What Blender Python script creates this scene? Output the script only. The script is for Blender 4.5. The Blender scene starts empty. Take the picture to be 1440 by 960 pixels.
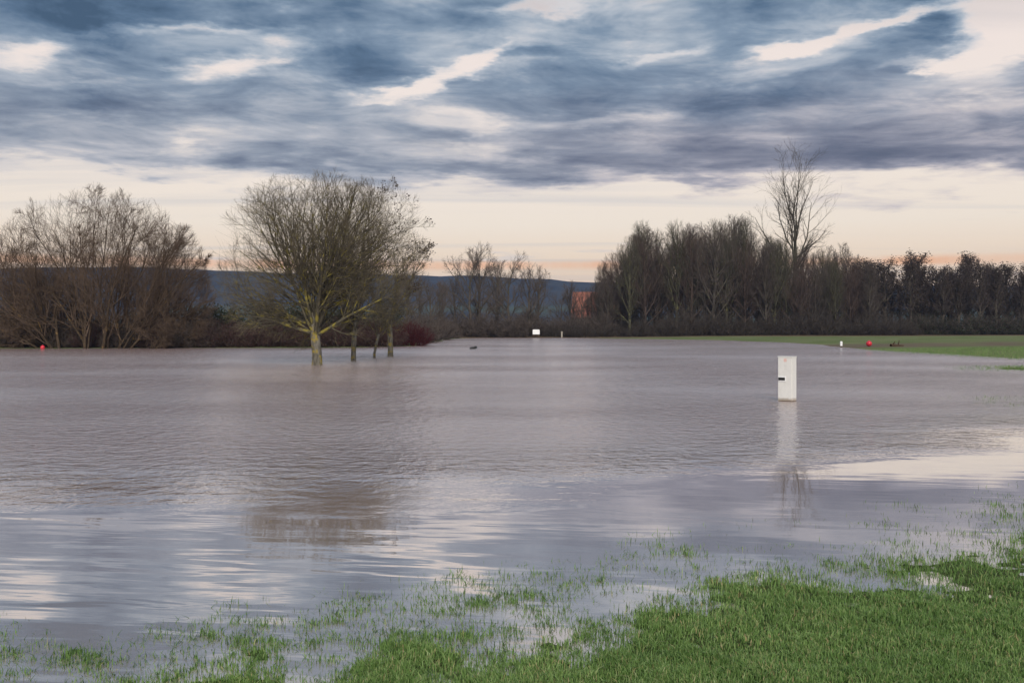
import bpy, math, random
import numpy as np
from mathutils import Vector

# ------------------------------------------------------------------ camera
S = bpy.context.scene
COL = S.collection
CAM_H, F, HZ = 1.74, 1400.0, 455.0          # eye height (m), focal length and horizon row for a 1440 px wide frame
cam_d = bpy.data.cameras.new('camera')
cam_d.lens = 35.0; cam_d.sensor_width = 36.0
cam_d.shift_y = -(480 - HZ) / 1440.0
cam_d.clip_start = 0.05; cam_d.clip_end = 20000
cam = bpy.data.objects.new('camera', cam_d); COL.objects.link(cam)
cam.location = (0, 0, CAM_H); cam.rotation_euler = (math.radians(90), 0, 0)
S.camera = cam

# ------------------------------------------------------------------ node helpers
class NT:
    def __init__(s, tree): s.t = tree; s.n = tree.nodes; s.l = tree.links
    def _in(s, sock, v):
        if v is None: return
        if hasattr(v, 'is_output'): s.l.new(v, sock)
        else: sock.default_value = v
    def m(s, op, a, b=None, c=None, clamp=False):
        n = s.n.new('ShaderNodeMath'); n.operation = op; n.use_clamp = clamp
        for i, v in enumerate((a, b, c)): s._in(n.inputs[i], v)
        return n.outputs[0]
    def v(s, op, a, b=None, scale=None):
        n = s.n.new('ShaderNodeVectorMath'); n.operation = op
        s._in(n.inputs[0], a); s._in(n.inputs[1], b)
        if scale is not None: s._in(n.inputs['Scale'], scale)
        return n.outputs['Value'] if op in ('LENGTH', 'DISTANCE', 'DOT_PRODUCT') else n.outputs[0]
    def xyz(s, x, y, z=0.0):
        n = s.n.new('ShaderNodeCombineXYZ')
        for i, v in enumerate((x, y, z)): s._in(n.inputs[i], v)
        return n.outputs[0]
    def sep(s, v):
        n = s.n.new('ShaderNodeSeparateXYZ'); s._in(n.inputs[0], v); return n.outputs
    def noise(s, vec, scale, detail=4, rough=.5, dist=0.0, lac=2.0):
        n = s.n.new('ShaderNodeTexNoise'); n.noise_dimensions = '3D'
        s._in(n.inputs['Vector'], vec); s._in(n.inputs['Scale'], scale); s._in(n.inputs['Detail'], detail)
        s._in(n.inputs['Roughness'], rough); s._in(n.inputs['Distortion'], dist); s._in(n.inputs['Lacunarity'], lac)
        return n.outputs[0]
    def map(s, v, a, b, c=0.0, d=1.0, smooth=True):
        n = s.n.new('ShaderNodeMapRange'); n.interpolation_type = 'SMOOTHSTEP' if smooth else 'LINEAR'
        s._in(n.inputs[0], v); s._in(n.inputs[1], a); s._in(n.inputs[2], b); s._in(n.inputs[3], c); s._in(n.inputs[4], d)
        return n.outputs[0]
    def mapping(s, vec, loc, rot, scl):
        n = s.n.new('ShaderNodeMapping'); n.vector_type = 'TEXTURE'
        s._in(n.inputs[0], vec); n.inputs[1].default_value = loc; n.inputs[2].default_value = rot; n.inputs[3].default_value = scl
        return n.outputs[0]
    def mix(s, f, a, b):
        n = s.n.new('ShaderNodeMix'); n.data_type = 'RGBA'
        s._in(n.inputs[0], f); s._in(n.inputs[6], rgba(a)); s._in(n.inputs[7], rgba(b)); return n.outputs[2]
    def ramp(s, f, stops):
        n = s.n.new('ShaderNodeValToRGB'); s._in(n.inputs[0], f); e = n.color_ramp.elements
        e[0].position, e[0].color = stops[0][0], rgba(stops[0][1]); e[1].position, e[1].color = stops[-1][0], rgba(stops[-1][1])
        for p, c in stops[1:-1]:
            k = e.new(p); k.color = rgba(c)
        return n.outputs[0]
def rgba(c): return c if hasattr(c, 'is_output') or len(c) == 4 else (c[0], c[1], c[2], 1.0)
def srgb(r, g, b):
    f = lambda c: (c / 255 / 12.92) if c / 255 <= .04045 else ((c / 255 + .055) / 1.055) ** 2.4
    return (f(r), f(g), f(b), 1.0)

# ------------------------------------------------------------------ world: low winter sky, one broken deck of cloud
SUN_AZ, SUN_EL = math.radians(172), math.radians(32)     # behind the viewer, veiled by cloud
W = bpy.data.worlds.new('World'); S.world = W; W.use_nodes = True
def build_world():
    T = NT(W.node_tree); T.n.clear()
    out = T.n.new('ShaderNodeOutputWorld'); bg = T.n.new('ShaderNodeBackground'); bg.inputs[1].default_value = 0.1
    T.l.new(bg.outputs[0], out.inputs[0])
    sky = T.n.new('ShaderNodeTexSky'); sky.sky_type = 'NISHITA'; sky.sun_disc = False
    sky.sun_elevation = SUN_EL; sky.sun_rotation = SUN_AZ
    d = T.n.new('ShaderNodeTexCoord').outputs['Generated']
    x, y, z = T.sep(d)
    zp = T.m('MAXIMUM', z, 0.0)
    zc = T.m('ADD', zp, 0.05)
    px, py = T.m('DIVIDE', x, zc), T.m('DIVIDE', y, zc)
    az, el = T.m('ARCTAN2', x, y), T.m('ARCSINE', z)
    P = T.xyz(px, py, 0.0)
    # ragged edges: the same noise bends every cloud bank
    wn = T.n.new('ShaderNodeTexNoise'); wn.noise_dimensions = '3D'
    T.l.new(T.xyz(T.m('MULTIPLY', x, 1.3), T.m('MULTIPLY', y, 1.3), T.m('MULTIPLY', T.m('LOGARITHM', zc, math.e), 1.2)), wn.inputs['Vector'])
    wn.inputs['Scale'].default_value = 8.0; wn.inputs['Detail'].default_value = 6; wn.inputs['Roughness'].default_value = .6
    wv = T.v('MULTIPLY', T.v('SUBTRACT', wn.outputs['Color'], (.5, .5, .5)), (.13, .06, 0))
    ae = T.v('ADD', T.xyz(az, el, 0.0), wv)
    aez = T.sep(ae)
    wv2 = T.sep(T.v('SUBTRACT', wn.outputs['Color'], (.5, .5, .5)))[2]
    # puffy rows: cells keep about the same shape from the horizon up, smaller and flatter low down
    rh = T.m('MAXIMUM', T.m('SQRT', T.m('ADD', T.m('MULTIPLY', x, x), T.m('MULTIPLY', y, y))), .02)
    cx_, cy_ = T.m('DIVIDE', x, rh), T.m('DIVIDE', y, rh); lv_ = T.m('LOGARITHM', zc, math.e)
    # banks tilt a little, as they run away from the viewer
    lv_ = T.m('ADD', lv_, T.m('MULTIPLY', cx_, .10))
    n1 = T.noise(T.xyz(cx_, cy_, T.m('MULTIPLY', lv_, 1.15)), 9.0, 10, .60, .40)
    n1b = T.noise(T.xyz(cx_, cy_, T.m('MULTIPLY', T.m('ADD', lv_, .040), 1.15)), 9.0, 5, .60, .40)
    n2 = T.noise(T.xyz(T.m('MULTIPLY', px, .42), T.m('MULTIPLY', py, 1.1), 7.0), 1.7, 6, .55, .3)
    D = T.m('MULTIPLY_ADD', T.m('SUBTRACT', n1, .5), 2.35, T.m('MULTIPLY', T.m('SUBTRACT', n2, .5), 1.35))
    deck = T.map(aez[1], math.radians(6.0), math.radians(9.2), -.78, .33)
    D = T.m('ADD', D, deck)
    def blob(cx, cy, rx, ry, amp, rot=0.0):
        nonlocal D
        a = math.atan((cx - 720) / F); e = math.atan((HZ - cy) / F * math.cos(a))
        q = T.mapping(ae, (a, e, 0), (0, 0, math.radians(rot)), (rx / F, ry / F, 1))
        g = T.map(T.v('LENGTH', q), 0.0, 1.6, amp, 0.0)
        D = T.m('ADD', D, g)
    for b in SKY_BLOBS: blob(*b)
    # colours: open sky is veiled by thin high cloud, warm towards the horizon
    eh = T.map(el, 0.0, math.radians(20), smooth=False)
    veil = T.ramp(eh, [(0.0, srgb(240, 206, 172)), (.10, srgb(248, 214, 180)), (.19, srgb(252, 226, 198)), (.28, srgb(253, 236, 216)),
                       (.55, srgb(253, 238, 226)), (.74, srgb(252, 236, 226)), (.92, srgb(216, 204, 200)), (1.0, srgb(205, 196, 196))])
    # faint grey streaks inside the bright band
    cir = T.noise(T.xyz(T.m('MULTIPLY', px, .10), T.m('MULTIPLY', py, .9), 21.0), 1.6, 5, .55, .3)
    cirf = T.m('MULTIPLY', T.map(cir, .50, .72), .42)
    veil = T.mix(cirf, veil, srgb(196, 194, 198))
    # burning strip low over the trees
    e2 = T.m('ADD', el, T.m('MULTIPLY', wv2, .006))
    st = T.m('MULTIPLY', T.map(e2, math.radians(2.95), math.radians(3.3)), T.map(e2, math.radians(3.75), math.radians(3.4)))
    sn = T.noise(T.xyz(T.m('MULTIPLY', az, 14.0), 0.0, 5.0), 1.0, 4, .6)
    st = T.m('MULTIPLY', st, T.map(sn, .25, .75))
    veil = T.mix(T.m('MULTIPLY', st, 1.0), veil, srgb(252, 176, 112))
    nv = T.v('SCALE', sky.outputs[0], scale=.1)
    veil = T.mix(.90, nv, veil)
    # relief: sides of the billows turned to the bright horizon are paler
    Dc = T.m('MULTIPLY_ADD', T.m('SUBTRACT', n1b, n1), 1.7, D)
    Dr = T.map(Dc, -.10, 1.12, smooth=False)
    hi = T.ramp(Dr, [(0.0, srgb(214, 213, 216)), (.25, srgb(176, 186, 198)), (.5, srgb(132, 151, 172)), (.78, srgb(92, 116, 142)), (1.0, srgb(70, 93, 118))])
    lo = T.ramp(Dr, [(0.0, srgb(218, 212, 210)), (.25, srgb(184, 186, 194)), (.5, srgb(148, 156, 170)), (.78, srgb(114, 124, 143)), (1.0, srgb(96, 106, 126))])
    lo2 = T.ramp(Dr, [(0.0, srgb(216, 206, 204)), (.25, srgb(180, 176, 184)), (.5, srgb(142, 144, 158)), (.78, srgb(110, 115, 133)), (1.0, srgb(94, 101, 120))])
    lo = T.mix(T.map(az, -.2, .25), lo, lo2)
    cloud = T.mix(T.map(aez[1], math.radians(9), math.radians(15.5)), lo, hi)
    cov = T.map(D, -.46, .22)
    colr = T.mix(cov, veil, cloud)
    fin = T.v('SCALE', colr, scale=10.0)
    T.l.new(fin, bg.inputs[0])
SKY_BLOBS = [  # openings (-) and banks (+): direction given as column, row of the 1440 frame, half sizes, strength, tilt
    (50, 76, 60, 13, -.60, 4), (330, 92, 65, 18, -.75, 8), (250, 44, 150, 7, -.35, 8), (410, 62, 40, 10, -.3, 0), (220, 150, 160, 22, .25, 0), (180, 90, 60, 16, .2, 0),
    (590, 120, 90, 12, -.85, 12), (680, 88, 45, 12, -.8, 30), (755, 18, 80, 11, -.6, 5),
    (1105, 66, 50, 10, -.85, 0), (1215, 42, 110, 9, -.75, 9), (1430, 25, 95, 55, -1.5, 20), (1340, 84, 80, 9, -.7, 4),
    (930, 82, 45, 8, -.5, 8), (640, 185, 70, 9, -.4, 0), (60, 248, 170, 12, -.45, 0), (870, 170, 110, 10, -.3, 4),
    (430, 14, 330, 24, .38, 0), (120, 14, 230, 24, .36, 5), (540, 74, 150, 26, .28, 8), (960, 50, 230, 34, .32, 6), (1310, 48, 75, 18, .62, 8),
    (1160, 125, 380, 28, .3, 0), (60, 140, 130, 24, .3, 0), (1180, 215, 330, 22, .32, 0), (740, 70, 45, 16, .3, 0), (450, 225, 330, 12, .3, 0), (760, 240, 160, 14, .22, 0),
    (735, 352, 130, 9, .45, 0), (960, 256, 130, 8, .15, 0), (1380, 262, 60, 7, .4, 0)]
build_world()

# ------------------------------------------------------------------ sun, wide and weak: a cloud-veiled sun
sun_d = bpy.data.lights.new('sun', 'SUN'); sun_d.energy = 3.0; sun_d.angle = math.radians(20); sun_d.color = (1.0, .93, .84)
sun = bpy.data.objects.new('sun', sun_d); COL.objects.link(sun)
sd = Vector((math.sin(SUN_AZ) * math.cos(SUN_EL), math.cos(SUN_AZ) * math.cos(SUN_EL), math.sin(SUN_EL)))
sun.rotation_euler = sd.to_track_quat('Z', 'Y').to_euler(); sun.location = sd * 60
S.view_settings.view_transform = 'Standard'; S.view_settings.look = 'None'
S.view_settings.exposure = 0.0; S.view_settings.gamma = 1.0; S.view_settings.use_curve_mapping = False
S.cycles.use_denoising = True; S.cycles.max_bounces = 6; S.cycles.volume_bounces = 0; S.cycles.transparent_max_bounces = 8

# ------------------------------------------------------------------ small helpers
def gp(px, py, z=0.0):
    """the ground point (x, y) seen at a column and row of the 1440 px wide photograph, for ground at height z"""
    Y = F * (CAM_H - z) / (py - HZ); return ((px - 720) / F * Y, Y)
def tag(o, label=None, cat=None, group=None, kind=None):
    for k, v in (('label', label), ('category', cat), ('group', group), ('kind', kind)):
        if v: o[k] = v
    return o
def link(name, data, parent=None, loc=(0, 0, 0), rz=0.0):
    o = bpy.data.objects.new(name, data); COL.objects.link(o); o.location = loc; o.rotation_euler = (0, 0, rz)
    if parent: o.parent = parent
    return o
def np_mesh(name, V, Fc, mats, fmat=None, smooth=True):
    """mesh from vertex array and a list of face index arrays (all tri or all quad per array)"""
    me = bpy.data.meshes.new(name)
    Fl = [np.asarray(f, np.int32) for f in (Fc if isinstance(Fc, list) else [Fc])]
    V = np.asarray(V, np.float32)
    me.vertices.add(len(V)); me.vertices.foreach_set('co', V.ravel())
    loops = np.concatenate([f.ravel() for f in Fl]); sizes = np.concatenate([np.full(len(f), f.shape[1], np.int32) for f in Fl])
    me.loops.add(len(loops)); me.loops.foreach_set('vertex_index', loops)
    me.polygons.add(len(sizes)); st = np.zeros(len(sizes), np.int32); st[1:] = np.cumsum(sizes)[:-1]
    me.polygons.foreach_set('loop_start', st)
    for m_ in mats: me.materials.append(m_)
    if fmat is not None: me.polygons.foreach_set('material_index', np.asarray(fmat, np.int32))
    me.polygons.foreach_set('use_smooth', np.full(len(sizes), smooth, bool))
    me.update(); me.validate(); return me
def mat(name):
    m_ = bpy.data.materials.new(name); m_.use_nodes = True
    T = NT(m_.node_tree); b = T.n['Principled BSDF']; return m_, T, b
def bump(T, b, h, strength=.5, dist=.02):
    n = T.n.new('ShaderNodeBump'); n.inputs['Strength'].default_value = strength; n.inputs['Distance'].default_value = dist
    T.l.new(h, n.inputs['Height']); T.l.new(n.outputs[0], b.inputs['Normal'])
def objco(T): return T.n.new('ShaderNodeTexCoord').outputs['Object']
def geoco(T): return T.n.new('ShaderNodeNewGeometry').outputs['Position']

def plain(name, c1, c2, scale=6.0, rough=.7, bumpd=.004, spec=.3):
    m_, T, b = mat(name); n = T.noise(objco(T), scale, 5, .6)
    T.l.new(T.mix(T.map(n, .3, .7), c1, c2), b.inputs['Base Color']); b.inputs['Roughness'].default_value = rough
    b.inputs['Specular IOR Level'].default_value = spec
    if bumpd: bump(T, b, n, .6, bumpd)
    return m_
def bark(name, base, dark, lichen=None, amount=.5, zfade=None):
    """bark with streaks, and mustard lichen patches where the photograph shows them"""
    m_, T, b = mat(name); c = objco(T)
    n = T.noise(T.v('MULTIPLY', c, (1, 1, .35)), 9.0, 5, .65); col = T.mix(T.map(n, .3, .68), dark, base)
    if lichen:
        l1 = T.noise(c, 2.6, 4, .65)
        col = T.mix(T.map(l1, .62 - amount * .25, .74 - amount * .22), col, lichen)
    T.l.new(col, b.inputs['Base Color']); b.inputs['Roughness'].default_value = .9; b.inputs['Specular IOR Level'].default_value = .15
    bump(T, b, n, .7, .02); return m_

# ------------------------------------------------------------------ terrain
FAR = [(34, 37.5), (25.5, 47), (24.3, 58), (23.9, 69.6), (23.8, 90), (21.0, 106), (8, 121), (-2, 123), (-6, 118), (-7.5, 84), (-5.9, 77),
       (-10, 71.5), (-22, 70.0), (-36, 69.0), (-60, 66), (-400, 60), (-3000, 60), (-3000, 4000), (3000, 4000), (3000, 30), (60, 30)]
NEAR = [(-3000, 2.6), (-20, 2.8), (-5, 3.7), (-2.5, 4.5), (-1.62, 5.0), (-.33, 5.6), (.8, 6.2), (1.9, 6.95), (2.8, 7.45), (4.05, 8.0), (4.75, 8.9),
        (5.9, 9.5), (9.5, 12.2), (13.5, 17.6), (13.6, 21.9), (11.0, 22.55), (11.1, 23.0), (14.5, 23.7), (19.0, 26.5), (22.5, 37.5), (19.2, 38.6), (19.4, 39.4), (23, 40.5), (60, 45), (3000, 60), (3000, -3000), (-3000, -3000)]
def sdist(pts, poly):
    """signed distance to a polygon, positive inside"""
    P = np.asarray(poly, float); Q = np.roll(P, -1, 0); d2 = np.full(len(pts), 1e18); ins = np.zeros(len(pts), bool)
    for a, b in zip(P, Q):
        ab = b - a; ap = pts - a; t = np.clip((ap @ ab) / (ab @ ab), 0, 1)
        d2 = np.minimum(d2, ((ap - t[:, None] * ab) ** 2).sum(1))
        c = (a[1] > pts[:, 1]) != (b[1] > pts[:, 1])
        with np.errstate(divide='ignore', invalid='ignore'):
            ins ^= c & (pts[:, 0] < (b[0] - a[0]) * (pts[:, 1] - a[1]) / (b[1] - a[1] + 1e-12) + a[0])
    return np.where(ins, 1, -1) * np.sqrt(d2)
_r = np.random.default_rng(5)
def vnoise(x, y, scale, seed):
    """smooth value noise in [-1, 1]"""
    g = np.random.default_rng(seed).uniform(-1, 1, (128, 128)); u, v = x * scale, y * scale
    i, j = np.floor(u).astype(int), np.floor(v).astype(int); fx, fy = u - i, v - j
    fx, fy = fx * fx * (3 - 2 * fx), fy * fy * (3 - 2 * fy); a = lambda p, q: g[p % 128, q % 128]
    return (a(i, j) * (1 - fx) + a(i + 1, j) * fx) * (1 - fy) + (a(i, j + 1) * (1 - fx) + a(i + 1, j + 1) * fx) * fy
def ground_z(x, y):
    x, y = np.asarray(x, float).ravel(), np.asarray(y, float).ravel(); p = np.stack([x, y], 1)
    dn, df = sdist(p, NEAR), sdist(p, FAR)
    lump = .012 * vnoise(x, y, .9, 1) + .013 * vnoise(x, y, 2.1, 2) + .012 * vnoise(x, y, 5.2, 3) + .008 * vnoise(x, y, 11.0, 7)
    zn = np.where(dn > 0, .24 * (1 - np.exp(-dn * .13)), np.where(dn > -2, dn * .028, dn * .05 + .044)) - .016
    wob = 1.2 * vnoise(x, y, .16, 4)
    zf = np.where(df > 0, .30 * (1 - np.exp(-df * .10)), df * .035) - .02 + .035 * vnoise(x, y, .12, 6)
    zn = np.where(y > 16, zn + .05 * vnoise(x, y, .35, 9), zn)
    return np.clip(np.maximum(zn, zf), -.75, 3) + lump * np.clip(1.2 - np.abs(y) / 60, .0, 1)
def gz(x, y): return float(ground_z([x], [y])[0])

def axis(parts):
    a = np.concatenate([np.linspace(p, q, n, endpoint=False) for p, q, n in parts]); return np.append(a, parts[-1][1])
gx = axis([(-3000, -400, 12), (-400, -60, 30), (-60, -8, 60), (-8, 10, 340), (10, 40, 90), (40, 120, 24), (120, 400, 14), (400, 3000, 12)])
gy = axis([(-3000, -60, 14), (-60, 0, 20), (0, 3.5, 18), (3.5, 12, 230), (12, 50, 110), (50, 150, 110), (150, 400, 16), (400, 4000, 14)])
GX, GY = np.meshgrid(gx, gy, indexing='xy'); GZ = ground_z(GX, GY)
nx, ny = len(gx), len(gy); idx = np.arange(nx * ny).reshape(ny, nx)
q = np.stack([idx[:-1, :-1], idx[:-1, 1:], idx[1:, 1:], idx[1:, :-1]], -1).reshape(-1, 4)
def ground_mat():
    m_, T, b = mat('meadow_turf'); c = geoco(T); gxx, gyy, gzz = T.sep(c)
    n1 = T.noise(c, .22, 4, .6); n2 = T.noise(c, 3.0, 5, .65); n3 = T.noise(c, 30.0, 3, .6)
    col = T.mix(T.map(n1, .35, .65), (.115, .150, .056, 1), (.180, .195, .095, 1))
    col = T.mix(T.m('MULTIPLY', T.map(n2, .45, .7), .6), col, (.080, .125, .032, 1))
    col = T.mix(T.m('MULTIPLY', T.map(n3, .5, .75), .5), col, (.16, .15, .07, 1))
    # washed-up leaves and reed along the flood's edge
    dl = T.m('MULTIPLY', T.map(gzz, .03, .08), T.map(gzz, .15, .10))
    dl = T.m('MULTIPLY', dl, T.map(T.noise(T.v('MULTIPLY', c, (.25, 1, 1)), .9, 4, .6), .40, .56))
    wob = T.m('MULTIPLY', T.m('SUBTRACT', T.noise(c, .10, 3, .5), .5), 7.0); yy = T.m('ADD', gyy, wob)
    dl = T.m('MULTIPLY', T.m('MULTIPLY', T.map(yy, 70.0, 73.0), T.map(yy, 84.0, 79.0)), T.map(T.noise(T.v('MULTIPLY', c, (.4, 1, 1)), .8, 4, .65), .34, .52))
    dl = T.m('MULTIPLY', dl, T.map(gxx, 14.0, 20.0))
    col = T.mix(T.m('MULTIPLY', dl, .9), col, (.150, .105, .085, 1))
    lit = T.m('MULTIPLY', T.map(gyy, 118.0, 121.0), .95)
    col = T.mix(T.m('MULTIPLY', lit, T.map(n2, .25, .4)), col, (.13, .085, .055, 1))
    col = T.mix(T.map(gyy, 16.0, 12.0), col, T.mix(T.map(n3, .4, .7), (.045, .070, .020, 1), (.085, .095, .040, 1)))     # thatch under the long lawn
    # mud below the waterline
    col = T.mix(T.map(gzz, .0, -.06), col, (.075, .06, .04, 1))
    T.l.new(col, b.inputs['Base Color']); b.inputs['Roughness'].default_value = .95; b.inputs['Specular IOR Level'].default_value = .1
    bump(T, b, T.m('ADD', n3, n2), .8, .05); return m_
ground = link('ground', np_mesh('ground', np.stack([GX.ravel(), GY.ravel(), GZ], 1), q, [ground_mat()])); tag(ground, kind='structure')

# ------------------------------------------------------------------ flood water
def water_mat():
    m_ = bpy.data.materials.new('flood_water'); m_.use_nodes = True; T = NT(m_.node_tree); T.n.clear()
    out = T.n.new('ShaderNodeOutputMaterial'); c = geoco(T); x, y, z = T.sep(c)
    # wind-ruffled open water; the shallows over the drowned lawn stay smooth
    edge = T.m('ADD', T.m('SUBTRACT', y, T.m('ADD', T.m('MULTIPLY', T.m('MAXIMUM', x, 0.0), .62), T.m('MULTIPLY', T.m('MINIMUM', x, 0.0), .12))), T.m('MULTIPLY', T.m('SUBTRACT', T.noise(T.v('MULTIPLY', c, (.35, .8, 1)), .5, 3, .5), .5), 5.0))
    ruf = T.map(edge, 9.2, 15.0)
    gust = T.noise(T.v('MULTIPLY', c, (.5, 1.0, 1)), .11, 4, .55)
    # slow swell, crests nearly across the view
    rc = T.mapping(c, (0, 0, 0), (0, 0, math.radians(-9)), (1, 1, 1))
    sw = T.noise(T.v('MULTIPLY', rc, (.75, 2.6, 1)), 1.0, 2, .4, .3)
    sw2 = T.noise(T.v('MULTIPLY', rc, (1.6, 7.5, 1)), 1.0, 2, .5, .2)
    left = T.map(x, 1.5, -2.0, .30, 1.25)
    swell = T.m('MULTIPLY', T.m('MULTIPLY_ADD', sw2, .12, sw), left)
    rip = T.noise(T.v('MULTIPLY', c, (4.2, 9.0, 1)), 1.0, 4, .6, .3)
    rip2 = T.noise(T.v('MULTIPLY', c, (1.2, 3.4, 1)), 1.0, 3, .55, .2)
    chop = T.noise(T.v('MULTIPLY', c, (4.6, 4.2, 1)), 1.0, 3, .6, .3)
    chop2 = T.noise(T.v('MULTIPLY', c, (2.0, 1.3, 1)), 1.0, 3, .6, .3)
    rip = T.m('MULTIPLY_ADD', chop, 3.6, T.m('MULTIPLY_ADD', chop2, T.map(y, 14.0, 40.0, 0.0, 11.0), rip))
    h = T.m('MULTIPLY_ADD', swell, .0050, T.m('MULTIPLY', T.m('MULTIPLY_ADD', rip, .026, T.m('MULTIPLY', rip2, .030)), ruf))
    bn = T.n.new('ShaderNodeBump'); bn.inputs['Strength'].default_value = 1.0; bn.inputs['Distance'].default_value = 1.0
    T.l.new(h, bn.inputs['Height'])
    g = T.n.new('ShaderNodeBsdfGlossy'); g.distribution = 'MULTI_GGX'; g.inputs['Color'].default_value = (.98, .97, .965, 1)
    T.l.new(T.m('ADD', .02, T.m('MULTIPLY', ruf, T.map(gust, .3, .7, .09, .20))), g.inputs['Roughness'])
    T.l.new(bn.outputs[0], g.inputs['Normal'])
    di = T.n.new('ShaderNodeBsdfDiffuse'); T.l.new(T.mix(T.map(edge, 5.0, 16.0), (.330, .275, .245, 1), T.mix(T.map(gust, .3, .7), (.375, .265, .250, 1), (.405, .295, .278, 1))), di.inputs['Color'])   # silt hangs in the deep; the shallows are clearer over dark turf
    fr = T.n.new('ShaderNodeFresnel'); fr.inputs['IOR'].default_value = 1.95; T.l.new(bn.outputs[0], fr.inputs['Normal'])
    mx = T.n.new('ShaderNodeMixShader'); T.l.new(T.m('POWER', fr.outputs[0], .50), mx.inputs[0]); T.l.new(di.outputs[0], mx.inputs[1]); T.l.new(g.outputs[0], mx.inputs[2])
    T.l.new(mx.outputs[0], out.inputs[0]); return m_
wv = np.array([(-420, 2, 0), (90, 2, 0), (90, 135, 0), (-420, 135, 0)], float)
water = link('water', np_mesh('water', wv, np.array([[0, 1, 2, 3]]), [water_mat()])); tag(water, kind='structure')

# ------------------------------------------------------------------ hills
def hill(name, pts, dist, depth, base, m_):
    """a wooded ridge: crest heights read off the skyline, with slopes and a back"""
    r = np.random.default_rng(3); xs = np.linspace(-2600, 2600, 260); px_ = xs / dist * F + 720
    cr = np.interp(px_, [p[0] for p in pts], [(HZ - p[1]) / F * dist + CAM_H for p in pts])
    cr = cr + 1.6 * vnoise(xs, xs * 0, .02, 8) + .9 * r.uniform(-1, 1, len(xs))
    rows = []; prof = [(-1, 0), (-.8, .12), (-.55, .38), (-.3, .72), (-.12, .93), (0, 1), (.25, .9), (.6, .4), (1, 0)]
    for t, k in prof:
        n = vnoise(xs, xs * 0 + t * 300, .012, 12)
        rows.append(np.stack([xs, np.full_like(xs, dist + t * depth) + 25 * n * (k < 1) * (k > 0), base + (cr - base) * k + (1.5 * n if 0 < k < 1 else 0)], 1))
    V = np.concatenate(rows); n = len(xs); I = np.arange(len(V)).reshape(len(prof), n)
    qd = np.stack([I[:-1, :-1], I[:-1, 1:], I[1:, 1:], I[1:, :-1]], -1).reshape(-1, 4)
    return tag(link(name, np_mesh(name, V, qd, [m_])), kind='structure')
def hill_mat():
    m_, T, b = mat('wooded_slope'); c = geoco(T); x, y, z = T.sep(c)
    n = T.noise(c, .03, 5, .6); col = T.mix(T.map(n, .35, .65), (.018, .022, .030, 1), (.040, .042, .045, 1))
    f = T.noise(T.v('MULTIPLY', c, (.006, .012, 0)), 1.0, 3, .5)     # fields on the lower slope
    col = T.mix(T.m('MULTIPLY', T.map(f, .46, .54), T.map(z, 24.0, 17.0)), col, (.055, .07, .045, 1))
    T.l.new(col, b.inputs['Base Color']); b.inputs['Roughness'].default_value = 1.0; b.inputs['Specular IOR Level'].default_value = 0.0
    bump(T, b, n, 1.0, 4.0); return m_
hill('hills', [(-900, 392), (-200, 384), (0, 377), (180, 373), (300, 380), (420, 384), (560, 386), (700, 389), (800, 395), (900, 398), (1100, 402), (1500, 404), (2400, 410)], 1250, 330, .1, hill_mat())

# ------------------------------------------------------------------ trees
UP = np.array([0, 0, 1.0])
def norm(v): return v / (np.linalg.norm(v, axis=-1, keepdims=True) + 1e-9)
def perp(d, rng):
    r = rng.normal(size=d.shape); return norm(r - (r * d).sum(-1, keepdims=True) * d)
def ray_env(p, d, env):
    """distance from p along d to the crown's outline (an ellipsoid)"""
    c, r = np.asarray(env[0], float), np.asarray(env[1], float); P, Dd = (p - c) / r, d / r
    a, b, k = (Dd ** 2).sum(1), (P * Dd).sum(1), (P ** 2).sum(1) - 1; disc = b * b - a * k
    return np.where(disc > 0, (-b + np.sqrt(np.maximum(disc, 0))) / a, 0)
def grow(p, d, L, r, nseg, wob, trop, rng, tip=.35, droop=None):
    """N limbs as polylines; trop bends them towards the sky"""
    N = len(p); pts = np.zeros((N, nseg + 1, 3)); pts[:, 0] = p; d = d.copy()
    for s in range(nseg):
        d = norm(d + wob * rng.normal(size=d.shape) + np.asarray(trop)[..., None] * UP if np.ndim(trop) else d + wob * rng.normal(size=d.shape) + trop * UP)
        pts[:, s + 1] = pts[:, s] + d * (L / nseg)[:, None]
    t = np.linspace(0, 1, nseg + 1); rad = r[:, None] * (1 - (1 - tip) * t[None])
    return pts, rad
def spawn(pts, rad, n, t0, t1, ang, angv, rng, rr=.6):
    N, S1, _ = pts.shape; par = np.repeat(np.arange(N), n); t = np.tile((np.arange(n) + .5) / n, N) + rng.uniform(-.5, .5, N * n) / n
    t = np.clip(t0 + (t1 - t0) * t, 0, .999); f = t * (S1 - 1); i = f.astype(int); w = (f - i)[:, None]
    p = pts[par, i] * (1 - w) + pts[par, i + 1] * w; pd = norm(pts[par, i + 1] - pts[par, i])
    a = np.radians(ang + angv * rng.normal(size=len(p))); d = norm(pd * np.cos(a)[:, None] + perp(pd, rng) * np.sin(a)[:, None])
    r = (rad[par, i] * (1 - w[:, 0]) + rad[par, i + 1] * w[:, 0]) * rr
    return p, d, r, par, t
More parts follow.
